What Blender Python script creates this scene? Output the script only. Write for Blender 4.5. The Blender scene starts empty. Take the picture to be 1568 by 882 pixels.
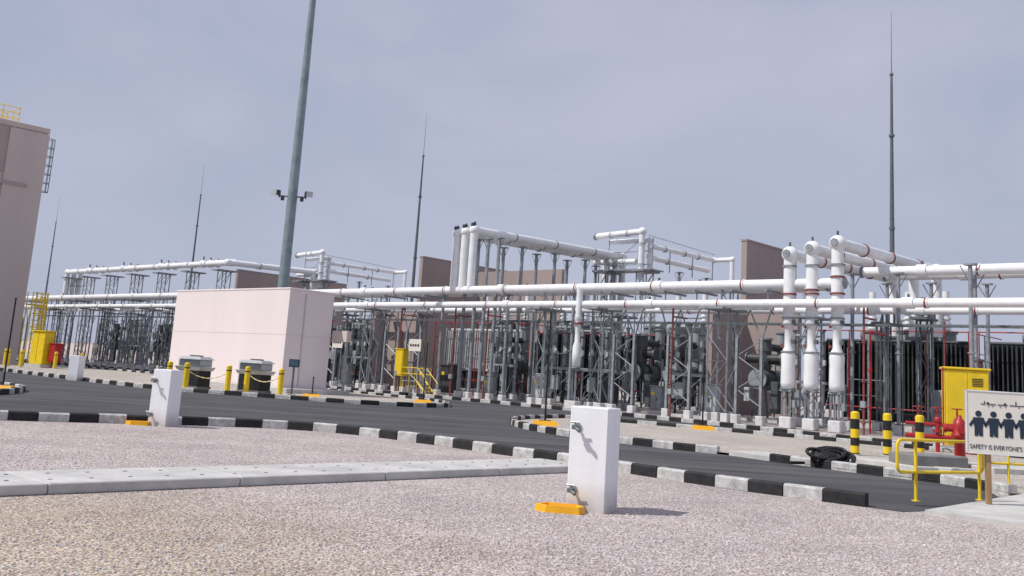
import bpy, math, random
from mathutils import Vector, Matrix
random.seed(7)
D=bpy.data; C=bpy.context; SC=C.scene
U=(0.726,-0.6877); V=(0.6877,0.726)
ANG=math.atan2(U[1],U[0])
def W(u,v): return (u*U[0]+v*V[0], u*U[1]+v*V[1])

# ------------------------------------------------------------ materials
MATS={}
def mat(name,col,rough=0.6,metal=0.0,var=0.12,scale=3.0,bump=0.0,bscale=40.0,col2=None,streak=False,spec=0.4,foot=None):
    if name in MATS: return MATS[name]
    m=D.materials.new(name); m.use_nodes=True; nt=m.node_tree; n=nt.nodes; l=nt.links
    b=n['Principled BSDF']; b.inputs['Roughness'].default_value=rough; b.inputs['Metallic'].default_value=metal
    b.inputs['Specular IOR Level'].default_value=spec
    geo=n.new('ShaderNodeNewGeometry')
    src=geo.outputs['Position']
    mp=n.new('ShaderNodeMapping'); l.new(src,mp.inputs[0])
    if streak: mp.inputs['Scale'].default_value=(1,1,0.12)
    nz=n.new('ShaderNodeTexNoise'); nz.inputs['Scale'].default_value=scale; nz.inputs['Detail'].default_value=6; nz.inputs['Roughness'].default_value=0.65
    l.new(mp.outputs[0],nz.inputs['Vector'])
    r=n.new('ShaderNodeValToRGB'); r.color_ramp.elements[0].position=0.3; r.color_ramp.elements[1].position=0.7
    c2=col2 if col2 else tuple(c*(1-2*var) for c in col)
    r.color_ramp.elements[0].color=(*c2,1); r.color_ramp.elements[1].color=(*[min(1,c*(1+var*0.5)) for c in col],1)
    l.new(nz.outputs[0],r.inputs[0]); out=r.outputs[0]
    if foot:   # splash dirt near the ground
        sx=n.new('ShaderNodeSeparateXYZ'); l.new(src,sx.inputs[0])
        n3=n.new('ShaderNodeTexNoise'); n3.inputs['Scale'].default_value=3; n3.inputs['Detail'].default_value=6; l.new(src,n3.inputs['Vector'])
        ma=n.new('ShaderNodeMath'); ma.operation='MULTIPLY_ADD'; ma.inputs[1].default_value=-foot; l.new(n3.outputs[0],ma.inputs[0]); l.new(sx.outputs[2],ma.inputs[2])
        mr=n.new('ShaderNodeMapRange'); mr.inputs[1].default_value=-foot*.4; mr.inputs[2].default_value=foot*.6; mr.inputs[3].default_value=.55; mr.inputs[4].default_value=0; l.new(ma.outputs[0],mr.inputs[0])
        mx=n.new('ShaderNodeMixRGB'); l.new(mr.outputs[0],mx.inputs[0]); l.new(out,mx.inputs[1]); mx.inputs[2].default_value=(.33,.27,.23,1); out=mx.outputs[0]
    l.new(out,b.inputs['Base Color'])
    if bump>0:
        n2=n.new('ShaderNodeTexNoise'); n2.inputs['Scale'].default_value=bscale; n2.inputs['Detail'].default_value=5
        l.new(src,n2.inputs['Vector'])
        bp=n.new('ShaderNodeBump'); bp.inputs['Strength'].default_value=bump; bp.inputs['Distance'].default_value=0.02
        l.new(n2.outputs[0],bp.inputs['Height']); l.new(bp.outputs[0],b.inputs['Normal'])
    MATS[name]=m; return m

def gravel(name,ca,cb,cc,beige=None):
    m=D.materials.new(name); m.use_nodes=True; nt=m.node_tree; n=nt.nodes; l=nt.links
    b=n['Principled BSDF']; b.inputs['Roughness'].default_value=0.9; b.inputs['Specular IOR Level'].default_value=0.2
    geo=n.new('ShaderNodeNewGeometry')
    nzw=n.new('ShaderNodeTexNoise'); nzw.inputs['Scale'].default_value=30; l.new(geo.outputs['Position'],nzw.inputs['Vector'])
    mx=n.new('ShaderNodeMixRGB'); mx.blend_type='ADD'; mx.inputs[0].default_value=0.02
    l.new(geo.outputs['Position'],mx.inputs[1]); l.new(nzw.outputs['Color'],mx.inputs[2])
    vo=n.new('ShaderNodeTexVoronoi'); vo.inputs['Scale'].default_value=40; l.new(mx.outputs[0],vo.inputs['Vector'])
    sep=n.new('ShaderNodeSeparateColor'); l.new(vo.outputs['Color'],sep.inputs[0])
    r=n.new('ShaderNodeValToRGB'); e=r.color_ramp.elements
    e[0].position=0.0; e[0].color=(*[c*0.66 for c in cb],1); e[1].position=1.0; e[1].color=(*cc,1)
    x=e.new(0.3); x.color=(*cb,1); x=e.new(0.65); x.color=(*ca,1)
    l.new(sep.outputs[0],r.inputs[0])
    mr=n.new('ShaderNodeMapRange'); mr.inputs[1].default_value=0.3; mr.inputs[2].default_value=0.8; mr.inputs[3].default_value=1.0; mr.inputs[4].default_value=0.4
    l.new(vo.outputs['Distance'],mr.inputs[0])
    mul=n.new('ShaderNodeMixRGB'); mul.blend_type='MULTIPLY'; mul.inputs[0].default_value=0.8; l.new(r.outputs[0],mul.inputs[1]); l.new(mr.outputs[0],mul.inputs[2])
    big=n.new('ShaderNodeTexNoise'); big.inputs['Scale'].default_value=0.45; big.inputs['Detail'].default_value=9; big.inputs['Roughness'].default_value=0.7
    l.new(geo.outputs['Position'],big.inputs['Vector'])
    rb=n.new('ShaderNodeValToRGB'); rb.color_ramp.elements[0].position=0.3; rb.color_ramp.elements[0].color=(0.78,0.77,0.78,1); rb.color_ramp.elements[1].position=0.72; rb.color_ramp.elements[1].color=(1.13,1.13,1.12,1)
    l.new(big.outputs[0],rb.inputs[0])
    m2=n.new('ShaderNodeMixRGB'); m2.blend_type='MULTIPLY'; m2.inputs[0].default_value=1; l.new(mul.outputs[0],m2.inputs[1]); l.new(rb.outputs[0],m2.inputs[2])
    out=m2.outputs[0]
    if beige:
        sub=n.new('ShaderNodeVectorMath'); sub.operation='DISTANCE'; sub.inputs[1].default_value=(-5,7,0); l.new(geo.outputs['Position'],sub.inputs[0])
        ad=n.new('ShaderNodeMath'); ad.operation='MULTIPLY_ADD'; ad.inputs[1].default_value=4.0; l.new(big.outputs[0],ad.inputs[0]); l.new(sub.outputs['Value'],ad.inputs[2])
        mp=n.new('ShaderNodeMapRange'); mp.inputs[1].default_value=5.0; mp.inputs[2].default_value=8.5; mp.inputs[3].default_value=1; mp.inputs[4].default_value=0; l.new(ad.outputs[0],mp.inputs[0])
        m3=n.new('ShaderNodeMixRGB'); m3.blend_type='MULTIPLY'; l.new(mp.outputs[0],m3.inputs[0]); l.new(out,m3.inputs[1]); m3.inputs[2].default_value=(*beige,1)
        out=m3.outputs[0]
    l.new(out,b.inputs['Base Color'])
    bp=n.new('ShaderNodeBump'); bp.inputs['Strength'].default_value=0.8; bp.inputs['Distance'].default_value=0.018; bp.invert=True
    l.new(vo.outputs['Distance'],bp.inputs['Height'])
    l.new(bp.outputs[0],b.inputs['Normal'])
    return m

G_PINK=gravel('gravel_pink',(0.66,0.575,0.55),(0.49,0.415,0.40),(0.84,0.78,0.765),beige=(0.95,0.91,0.77))
G_BEIGE=gravel('gravel_beige',(0.66,0.60,0.53),(0.54,0.48,0.42),(0.78,0.73,0.67))
def asphalt():
    m=mat('asphalt',(0.062,0.063,0.071),0.85,var=0.2,scale=0.35,bump=0.5,bscale=70)
    nt=m.node_tree;n=nt.nodes;l=nt.links;b=n['Principled BSDF'];old=b.inputs['Base Color'].links[0].from_socket
    geo=n.new('ShaderNodeNewGeometry'); vo=n.new('ShaderNodeTexNoise'); vo.inputs['Scale'].default_value=55; vo.inputs['Detail'].default_value=3; l.new(geo.outputs['Position'],vo.inputs['Vector'])
    r=n.new('ShaderNodeValToRGB'); r.color_ramp.elements[0].position=.35; r.color_ramp.elements[0].color=(.7,.7,.7,1); r.color_ramp.elements[1].position=.7; r.color_ramp.elements[1].color=(1.5,1.5,1.45,1); l.new(vo.outputs[0],r.inputs[0])
    mx=n.new('ShaderNodeMixRGB'); mx.blend_type='MULTIPLY'; mx.inputs[0].default_value=1; l.new(old,mx.inputs[1]); l.new(r.outputs[0],mx.inputs[2])
    mp=n.new('ShaderNodeMapping'); mp.inputs['Rotation'].default_value=(0,0,.9); mp.inputs['Scale'].default_value=(.05,.9,1); l.new(geo.outputs['Position'],mp.inputs[0])
    d=n.new('ShaderNodeTexNoise'); d.inputs['Scale'].default_value=1.2; d.inputs['Detail'].default_value=6; l.new(mp.outputs[0],d.inputs['Vector'])
    rd=n.new('ShaderNodeMapRange'); rd.inputs[1].default_value=.46; rd.inputs[2].default_value=.72; rd.inputs[3].default_value=0; rd.inputs[4].default_value=.38; l.new(d.outputs[0],rd.inputs[0])
    m3=n.new('ShaderNodeMixRGB'); l.new(rd.outputs[0],m3.inputs[0]); l.new(mx.outputs[0],m3.inputs[1]); m3.inputs[2].default_value=(.20,.185,.17,1); l.new(m3.outputs[0],b.inputs['Base Color'])
    return m
ASPH=asphalt()
CONC=mat('concrete',(0.56,0.55,0.53),0.85,var=0.15,scale=1.6,bump=0.3,bscale=30)
CONCL=mat('concrete_light',(0.66,0.66,0.66),0.85,var=0.15,scale=2,bump=0.2,bscale=30)
CONCD=mat('concrete_dark',(0.24,0.235,0.23),0.85,var=0.18,scale=2,bump=0.3)
KW=mat('kerb_white',(0.56,0.55,0.54),0.8,var=0.25,scale=6,bump=0.4,bscale=25)
KB=mat('kerb_black',(0.024,0.024,0.026),0.75,var=0.35,scale=5,bump=0.4,bscale=25)
WP=mat('white_pipe_paint',(0.84,0.85,0.86),0.38,var=0.07,scale=2.0)
WPL=mat('white_plaster',(0.80,0.81,0.84),0.7,var=0.05,scale=2.5,bump=0.12,bscale=18,streak=True,foot=.35)
GALV=mat('galvanised_steel',(0.33,0.36,0.385),0.5,0.2,var=0.2,scale=4)
GALVD=mat('steel_dark_grey',(0.15,0.17,0.185),0.5,0.2,var=0.2,scale=4)
POLE=mat('pole_steel',(0.25,0.32,0.34),0.45,0.2,var=0.15,scale=2)
DARK=mat('equipment_dark',(0.05,0.056,0.06),0.5,var=0.25,scale=2)
DARKG=mat('transformer_green_grey',(0.10,0.115,0.12),0.45,var=0.2,scale=1.5)
MIDG=mat('equipment_grey',(0.30,0.33,0.345),0.5,var=0.12,scale=1.5)
LGR=mat('radiator_grey',(0.52,0.55,0.56),0.45,var=0.08,scale=1.5)
WALLB=mat('fire_wall_concrete',(0.36,0.29,0.27),0.85,var=0.07,scale=0.4,bump=0.15,streak=True)
PINK=mat('pink_plaster',(0.82,0.725,0.715),0.85,var=0.025,scale=0.5,bump=0.12,bscale=14,streak=True,foot=.5)
PINKD=mat('pink_plaster_joint',(0.62,0.53,0.52),0.9,var=0.05)
BEIGE=mat('building_render',(0.60,0.51,0.475),0.85,var=0.05,scale=0.3,bump=0.1,streak=True)
BEIGED=mat('building_render_dark',(0.43,0.36,0.335),0.85,var=0.04,scale=0.3)
YEL=mat('yellow_paint',(0.82,0.58,0.02),0.45,var=0.08,scale=4)
ORG=mat('orange_yellow_plastic',(0.88,0.44,0.015),0.5,var=0.06,scale=6)
RED=mat('red_paint',(0.40,0.022,0.025),0.4,var=0.12,scale=4)
REDD=mat('red_ring',(0.26,0.07,0.06),0.5,var=0.12,scale=4)
BLK=mat('black_rubber',(0.016,0.016,0.017),0.6,var=0.2,scale=6)
STEEL=mat('stainless_steel',(0.55,0.56,0.57),0.35,0.6,var=0.1,scale=5)
SIGN=mat('sign_board',(0.78,0.74,0.66),0.6,var=0.05,scale=3)
INK=mat('sign_ink',(0.02,0.035,0.06),0.6,var=0.05)
WOOD=mat('wood_post',(0.40,0.25,0.13),0.8,var=0.2,scale=12,streak=True)
GLASS=mat('screen_glass',(0.06,0.12,0.17),0.15,var=0.1)
LENS=mat('lamp_lens',(0.5,0.52,0.55),0.15,var=0.02)

# ------------------------------------------------------------ mesh builder
class M:
    def __init__(s,name,org=(0,0),rot=0.0):
        s.name=name;s.org=org;s.rot=rot;s.v=[];s.f=[];s.m=[];s.s=[];s.ms=[]
    def mi(s,m):
        if m not in s.ms: s.ms.append(m)
        return s.ms.index(m)
    def add(s,vs,fs,m,smooth=False):
        o=len(s.v); s.v+= [tuple(x) for x in vs]; k=s.mi(m)
        for i,f in enumerate(fs):
            s.f.append([a+o for a in f]); s.m.append(k); s.s.append(smooth)
    def box(s,c,d,m,rz=0.0,bev=0.0):
        x,y,z=[a/2 for a in d]; ca,sa=math.cos(rz),math.sin(rz)
        if bev>0:
            b=bev; P=[]
            for sz,zz in ((-1,-z),(-1,-z+b),(1,z-b),(1,z)):
                e=b if abs(zz)==z else 0
                pts=[(-x+e,-y+b),(-x+b,-y+e),(x-b,-y+e),(x-e,-y+b),(x-e,y-b),(x-b,y-e),(-x+b,y-e),(-x+e,y-b)]
                P+=[(a,b2,zz) for a,b2 in pts]
            F=[list(range(7,-1,-1)),list(range(24,32))]
            for k in range(3):
                for i in range(8):
                    j=(i+1)%8; F.append([k*8+i,k*8+j,k*8+8+j,k*8+8+i])
        else:
            P=[(-x,-y,-z),(x,-y,-z),(x,y,-z),(-x,y,-z),(-x,-y,z),(x,-y,z),(x,y,z),(-x,y,z)]
            F=[(3,2,1,0),(4,5,6,7),(0,1,5,4),(1,2,6,5),(2,3,7,6),(3,0,4,7)]
        P=[(c[0]+a*ca-b2*sa,c[1]+a*sa+b2*ca,c[2]+zz) for a,b2,zz in P]
        s.add(P,F,m)
    def bx(s,x0,x1,y0,y1,z0,z1,m,bev=0.0):
        s.box(((x0+x1)/2,(y0+y1)/2,(z0+z1)/2),(abs(x1-x0),abs(y1-y0),abs(z1-z0)),m,0,bev)
    def cyl(s,p,q,r,m,r2=None,n=10,cap=True):
        p=Vector(p);q=Vector(q);d=q-p
        if d.length<1e-6:return
        if r2 is None:r2=r
        a=d.orthogonal().normalized();b=d.cross(a).normalized()
        P=[];
        for cc,rr in ((p,r),(q,r2)):
            for i in range(n):
                t=2*math.pi*i/n+ (math.pi/4 if n==4 else 0)
                P.append(cc+a*math.cos(t)*rr+b*math.sin(t)*rr)
        s.add(P,[(i,(i+1)%n,n+(i+1)%n,n+i) for i in range(n)],m,n>4)
        if cap: s.add(P,[list(range(n-1,-1,-1)),list(range(n,2*n))],m)
    def bar(s,p,q,r,m): s.cyl(p,q,r,m,n=4,cap=False)
    def ball(s,c,r,m,n=12,h=7,sc=(1,1,1)):
        P=[];F=[]
        for j in range(h+1):
            ph=math.pi*j/h
            for i in range(n):
                t=2*math.pi*i/n
                P.append((c[0]+r*sc[0]*math.sin(ph)*math.cos(t),c[1]+r*sc[1]*math.sin(ph)*math.sin(t),c[2]+r*sc[2]*math.cos(ph)))
        for j in range(h):
            for i in range(n):
                F.append((j*n+i,(j+1)*n+i,(j+1)*n+(i+1)%n,j*n+(i+1)%n))
        s.add(P,F,m,True)
    def pipe(s,pts,r,m,n=12,rings=0,rm=None,joint=1.12,rb=1.35):
        pts=[Vector(p) for p in pts]
        for i in range(len(pts)-1):
            s.cyl(pts[i],pts[i+1],r,m,n=n)
            d=(pts[i+1]-pts[i]);L=d.length;dn=d.normalized()
            if i>0: s.ball(pts[i],r*joint,m,n=n)
            if rings>0:
                k=int(L/rings)
                for j in range(1,k+1):
                    c=pts[i]+dn*(L*j/(k+1)+random.uniform(-.4,.4))
                    s.cyl(c-dn*0.04,c+dn*0.04,r*rb,rm or m,n=n)
                    s.cyl(c+dn*0.05,c+dn*0.11,r*rb,m,n=n)
    def lathe(s,c,prof,m,n=16):
        P=[];F=[]
        for r,z in prof:
            for i in range(n):
                t=2*math.pi*i/n; P.append((c[0]+r*math.cos(t),c[1]+r*math.sin(t),c[2]+z))
        for j in range(len(prof)-1):
            for i in range(n): F.append((j*n+i,j*n+(i+1)%n,(j+1)*n+(i+1)%n,(j+1)*n+i))
        s.add(P,F,m,True); k=(len(prof)-1)*n
        s.add(P,[list(range(k,k+n))],m)
    def poly(s,pts,z,m):
        s.add([(p[0],p[1],z) for p in pts],[list(range(len(pts)))],m)
    def mesh(s):
        me=D.meshes.new(s.name); me.from_pydata(s.v,[],s.f)
        for m in s.ms: me.materials.append(m)
        me.polygons.foreach_set('material_index',s.m); me.polygons.foreach_set('use_smooth',s.s)
        me.update(); return me
    def done(s,me=None,org=None,rot=None,z=0):
        o=D.objects.new(s.name,me or s.mesh()); org=org or s.org
        o.location=(org[0],org[1],z); o.rotation_euler=(0,0,s.rot if rot is None else rot)
        SC.collection.objects.link(o); return o
def MU(name,u=0,v=0): return M(name,W(u,v),ANG)   # built on the plant grid

# ------------------------------------------------------------ ground
g=M('gravel_ground'); g.poly([(-1500,-300),(1500,-300),(1500,3000),(-1500,3000)],0,G_PINK); g.done()

def smooth(pts,k=2):
    for _ in range(k):
        q=[pts[0]]
        for a,b in zip(pts,pts[1:]):
            q.append((a[0]*.75+b[0]*.25,a[1]*.75+b[1]*.25)); q.append((a[0]*.25+b[0]*.75,a[1]*.25+b[1]*.75))
        q.append(pts[-1]); pts=q
    return pts
def kerb(pts,step,w=0.18,h=0.2,side=1):
    k=M('striped_kerb')
    out=[Vector((*pts[0],0))]
    P=[Vector((*p,0)) for p in pts]
    need=step
    for a,b in zip(P,P[1:]):
        L=(b-a).length;t=0
        while t+need<=L:
            t+=need; out.append(a+(b-a)*(t/L)); need=step*random.uniform(.93,1.07)
        need-= (L-t)
    for j,(a,b) in enumerate(zip(out,out[1:])):
        d=(b-a).normalized(); nn=Vector((-d.y,d.x,0))*side
        a2=a+d*0.008; b2=b-d*0.008; jz=random.uniform(-.012,.008); jo=random.uniform(-.014,.014); jr=random.uniform(-.01,.01)
        pr=[(0,-0.05),(0,h-.03),(.03,h),(w-.02,h),(w,h-.02),(w,-0.05)]
        vs=[]
        for e,sg in ((a2,1),(b2,-1)):
            for x,z in pr: q=e+nn*(x+jo+sg*jr); vs.append((q.x,q.y,z+jz))
        F=[(i,i+1,i+7,i+6) for i in range(5)]+[(5,4,3,2,1,0),(6,7,8,9,10,11)]
        if side<0: F=[tuple(reversed(f)) for f in F]
        k.add(vs,F,KW if j%2 else KB)
    k.done()

K1=smooth([(-30,11.5),(-20,17.0),(-14,19.9),(-10.5,21.6),(-8.8,22.7),(-7.0,23.9),(-5.1,24.7),(-3.3,24.2),(-1.8,22.9),(-0.5,21.6),(0.9,20.2),(2.4,18.6),(3.7,17.0),(5.0,15.9),(6.1,15.05)])
RK=[W(-190,43),W(-75,43),W(-51,43),W(-38,42.5),W(-26,41),W(-19,38.5),W(-13,37),W(-4,36.3),W(12,36)]
a=M('asphalt_road')
a.poly(K1+[(6.9,15.6),(9.3,18.6),(9.9,20.5),W(12,31)]+RK[::-1]+[(-190,100),(-120,20)],0.004,ASPH); a.done()
kerb(K1,0.62)
kerb(smooth(RK),0.85,side=1)
I2=smooth([W(-150,24),W(-90,23.5),(-30.4,60.7),(-22.3,52.2),(-16.2,46.2),(-12.5,45.0),(-9.3,44.5),(-6.3,43.8),(-3.8,44.6),(-2.5,46.6),(-2.3,49.4),W(-38,36),W(-42,37.6),W(-50,38.3),W(-70,38.5),W(-150,38.5)])
i=M('gravel_island'); i.poly(I2,0.06,G_BEIGE); i.done(); kerb(I2,0.8)
I1=smooth([(-34,36),(-24,39.5),(-19.3,38.8),(-17.2,36.6),(-16.3,34.2),(-15.8,31.8),(-16.4,29.9),(-19,27.5),(-34,19)])
i=M('gravel_island'); i.poly(I1,0.06,G_BEIGE); i.done(); kerb(I1,0.7,side=-1)
I3F=smooth([(2.6,42),(1.1,39),(0.4,36.5),(0.45,33.5),(1.1,31.0),(2.2,28.9),(4.0,26.9),(5.9,25.5)])
I3R=[(6.6,24.3),(7.7,22.6),(8.5,21.6),(9.2,20.8),(9.6,19.9),(9.7,19)]
I3B=smooth([(34,27),(20,31),(15,34),(11.5,37),(8,39.5),(5,41.5),(2.6,42)])
i=M('gravel_island'); i.poly(I3F+I3R+[(22,12),(34,14)]+I3B,0.06,G_BEIGE); i.done()
kerb(I3F,0.62); kerb(I3R,0.62); kerb(I3B,0.8)
fc=M('flush_kerb'); fc.add([(5.9,25.5,0.0),(6.6,24.3,0.0),(7.6,24.9,0.0),(6.9,26.1,0.0),(5.9,25.5,0.11),(6.6,24.3,0.11),(7.6,24.9,0.13),(6.9,26.1,0.13)],[(4,5,6,7),(0,1,5,4),(1,2,6,5),(2,3,7,6),(3,0,4,7)],CONC); fc.done()
def strip(name,a,b,w,z0,z1,m,joint=1.2,mj=CONCD):
    a=Vector((*a,0));b=Vector((*b,0));d=(b-a).normalized();L=(b-a).length
    o=M(name,(a.x,a.y),math.atan2(d.y,d.x)); n=int(L/joint)
    o.bx(0,L,0.02,w-.02,z0,z1-.01,mj)
    for k in range(n):
        o.bx(k*L/n+.006,(k+1)*L/n-.006,0,w,z0,z1+random.uniform(-.004,.004),m,bev=.012)
    return o
o=strip('concrete_path',(-14.9,0.6),(1.75,18.35),1.25,0,0.12,CONC,2.4)
for k in range(34):
    o.box((9+k*.48,0.35,0.122),(0.045,0.025,0.01),CONCD); o.box((9+k*.48+.2,0.9,0.122),(0.045,0.025,0.01),CONCD)
o.done()
s=M('concrete_apron'); 
s.add([(6.35,14.9,0),(7.6,13.6,0),(16,11,0),(20,20,0),(10.2,19.2,0),(9.4,18.3,0)]+[(6.35,14.9,.07),(7.6,13.6,.07),(16,11,.07),(20,20,.07),(10.2,19.2,.07),(9.4,18.3,.07)],
 [(6,7,8,9,10,11)]+[(i,(i+1)%6,6+(i+1)%6,6+i) for i in range(6)],CONC); s.done()
p=M('concrete_pad',(10.4,24.2),0.25); p.bx(-.75,.75,-.5,.5,0.0,0.42,CONCD,bev=.03); p.bx(-.85,.85,-.6,.6,0,.16,CONC,bev=.02); p.done()
p=M('concrete_pad',(9.3,25.2),-0.75); p.bx(-1.1,2.2,-.45,.45,0.0,0.17,CONC,bev=.02); p.done()
p=M('concrete_pad',(13.0,25.2),0.25); p.bx(-1.3,1.6,-.8,.8,0.0,0.2,CONC,bev=.02); p.done()

# ------------------------------------------------------------ pink building
b=MU('pink_plaster_building',-50.2,30)
b.bx(-6,6,0,2.9,0,5.46,PINK)
b.bx(-6.03,6.03,-.03,2.93,5.46,5.55,PINK,bev=.02)
b.bx(-6.008,6.008,-.008,2.908,3.06,3.075,PINKD)
b.bx(-6.2,7.0,-.3,3.8,0,0.3,CONC,bev=.03)
b.bx(6,6.04,1.0,1.08,0.4,5.3,PINKD)
b.bx(6.0,7.3,3.0,3.3,2.9,3.5,BEIGE); b.bx(7.15,7.25,3.05,3.2,0.3,2.9,GALV)
for x in (-5.6,-1.5,5.2): b.cyl((x,1.5,5.55),(x,1.5,5.72),.06,GALV)
b.done()

# ------------------------------------------------------------ left building
b=MU('beige_plant_building',-88.6,33.2)
b.bx(-26,0,-46,0,0,20.2,BEIGE)
b.bx(-26.1,.12,-46,.12,20.2,20.7,BEIGE,bev=.05)
b.bx(0,.18,-3.2,.1,0,20.1,BEIGE)
b.bx(0,.1,-46,-3.2,16.2,16.5,BEIGED); b.bx(0,.22,-46,-1.2,15.1,15.45,BEIGED)
b.bx(-.1,.06,-46,-3.2,16.5,20.19,BEIGED)
for z in (3.4,7.0,11.0): b.bx(0,.03,-46,-3.2,z,z+.05,BEIGED)
for y in range(-44,-5,5): b.bx(0,.04,y,y+.05,0,15.1,BEIGED)
for y in (-30,-22,-14): 
    b.bx(0,.08,y-1,y+1,0,2.8,MIDG)
for z in [15.2+.8*k for k in range(7)]:
    for t in range(6):
        a0=math.pi*t/6-math.pi/2;a1=math.pi*(t+1)/6-math.pi/2
        b.bar((-1.2+.45*math.sin(a0),.3+.85*math.cos(a0),z),(-1.2+.45*math.sin(a1),.3+.85*math.cos(a1),z),.035,GALV)
for t in range(7):
    a0=math.pi*t/6-math.pi/2; b.bar((-1.2+.45*math.sin(a0),.3+.85*math.cos(a0),15.2),(-1.2+.45*math.sin(a0),.3+.85*math.cos(a0),20.0),.03,GALV)
b.done()
r=MU('roof_railing',-89.8,31)
for x in (0,-1.5,-3): 
    for y in (0,-1.4,-2.8): r.bar((x,y,20.7),(x,y,22.2),.04,YEL)
for z in (21.2,21.7,22.2):
    for x in (0,-3): r.bar((x,0,z),(x,-2.8,z),.035,YEL)
    for y in (0,-2.8): r.bar((0,y,z),(-3,y,z),.035,YEL)
r.done()
l=MU('caged_ladder',-83.4,32.6)
for y in (-.35,.35): l.bar((0,y,0),(0,y,6.0),.06,YEL)
for k in range(15): l.bar((0,-.35,.3+k*.38),(0,.35,.3+k*.38),.03,YEL)
for z in [2.6+.55*k for k in range(7)]:
    for t in range(6):
        a0=math.pi*t/6;a1=math.pi*(t+1)/6
        l.bar((.7*math.sin(a0),.5*math.cos(a0),z),(.7*math.sin(a1),.5*math.cos(a1),z),.04,YEL)
for t in range(1,6): a0=math.pi*t/6; l.bar((.7*math.sin(a0),.5*math.cos(a0),2.6),(.7*math.sin(a0),.5*math.cos(a0),5.95),.03,YEL)
l.bx(-1.2,-.1,-.6,.6,4.9,5.0,YEL)
for x in (-1.2,-.1):
    for y in (-.6,.6): l.bar((x,y,0),(x,y,6),.045,YEL)
l.done()

# ------------------------------------------------------------ perimeter wall
pw=MU('perimeter_wall',-60,112); pw.bx(-300,260,0,.4,0,3.2,BEIGE); pw.bx(-300,260,-.05,.45,3.2,3.35,BEIGED)
for k in range(93): pw.bx(-300+k*6,-300+k*6+.5,-.12,0,0,3.2,BEIGE)
pw.done()

# ------------------------------------------------------------ masts
def mast(x,y,h):
    m=M('lightning_mast',(x,y)); m.cyl((0,0,0),(0,0,h*.45),.24,GALVD,.18,n=10); m.cyl((0,0,h*.45),(0,0,h*.92),.18,GALVD,.09,n=10)
    m.ball((0,0,h*.92),.16,GALVD); m.cyl((0,0,h*.92),(0,0,h*1.1),.035,GALVD,.012,n=6)
    m.box((0,0,.15),(.9,.9,.3),CONC); m.cyl((0,0,.3),(0,0,.36),.4,GALVD); 
    for z in (.25,.5,.75): m.cyl((0,0,h*z-.1),(0,0,h*z+.1),.22,GALVD,n=10)
    m.done()
mast(29.6,75,29.7); mast(-11.0,115,29.4); mast(-49.9,155,29.5); mast(-93.3,200,29.3)
m=M('floodlight_pole',(-14.1,62)); m.box((0,0,.2),(1.1,1.1,.4),CONC)
m.cyl((0,0,.4),(0,0,14),.37,POLE,.30,n=12); m.cyl((0,0,14),(0,0,34),.30,POLE,.14,n=12)
for z in (1.0,7.5,14,20): m.cyl((0,0,z-.12),(0,0,z+.12),.38-.006*z,POLE,n=12)
m.cyl((-.9,0,12.1),(.9,0,12.1),.05,GALVD)
for sx in (-1,1):
    m.cyl((sx*.85,0,12.0),(sx*.85,-.05,12.35),.05,GALVD)
    c=(sx*1.0,-.1,12.3)
    m.box(c,(.42,.34,.32),DARK,rz=sx*.3,bev=.03); m.box((c[0]+sx*.15,c[1]-.2,c[2]-.04),(.4,.06,.34),LENS,rz=sx*.3); 
    m.box((sx*.62,0,11.95),(.2,.15,.25),DARK)
m.done()

# ------------------------------------------------------------ pipe rack supports (shared meshes)
def ped(m,x,y): m.box((x,y,.24),(.40,.40,.48),CONCL,bev=.03); m.box((x,y,.5),(.28,.28,.04),GALVD)
def lattice(w,d,h,beam=2.2,lt=.055,bt=.026,g=GALV,up=True):
    m=M('lattice_pipe_support'); z0=.5
    for sx in (-1,1):
        for sy in (-1,1):
            ped(m,sx*w/2,sy*d/2)
            m.bar((sx*w/2,sy*d/2,z0),(sx*w/2,sy*d/2,h),lt,g)
    n=max(3,int((h-z0)/1.15)); dz=(h-z0)/n
    for k in range(n):
        a,b=z0+k*dz,z0+(k+1)*dz; f=1 if k%2 else -1
        for sy in (-1,1): m.bar((-f*w/2,sy*d/2,a),(f*w/2,sy*d/2,b),bt,g)
        for sx in (-1,1): m.bar((sx*w/2,-f*d/2,a),(sx*w/2,f*d/2,b),bt,g)
    m.bx(-w/2-.15,w/2+.15,-beam/2,beam/2,h,h+.12,g)
    if up:
        for y in (0,.85,1.65): m.bar((0,y-.2,h+.1),(0,y-.2,6.9),.07,g)
        m.bar((-w/2,.0,h),(0,0,6.6),.03,g); m.bar((w/2,0,h),(0,0,6.6),.03,g)
    return m
LT=lattice(.8,.8,5.75,2.4); LTm=LT.mesh()
LW=lattice(1.15,1.0,5.75,2.6); LWm=LW.mesh()
LN=lattice(.55,.55,5.75,1.6,.05,.022,GALVD); LNm=LN.mesh()
LH=lattice(.9,.9,10.0,2.2,.06,.03,GALV,False); LHm=LH.mesh()
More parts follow.
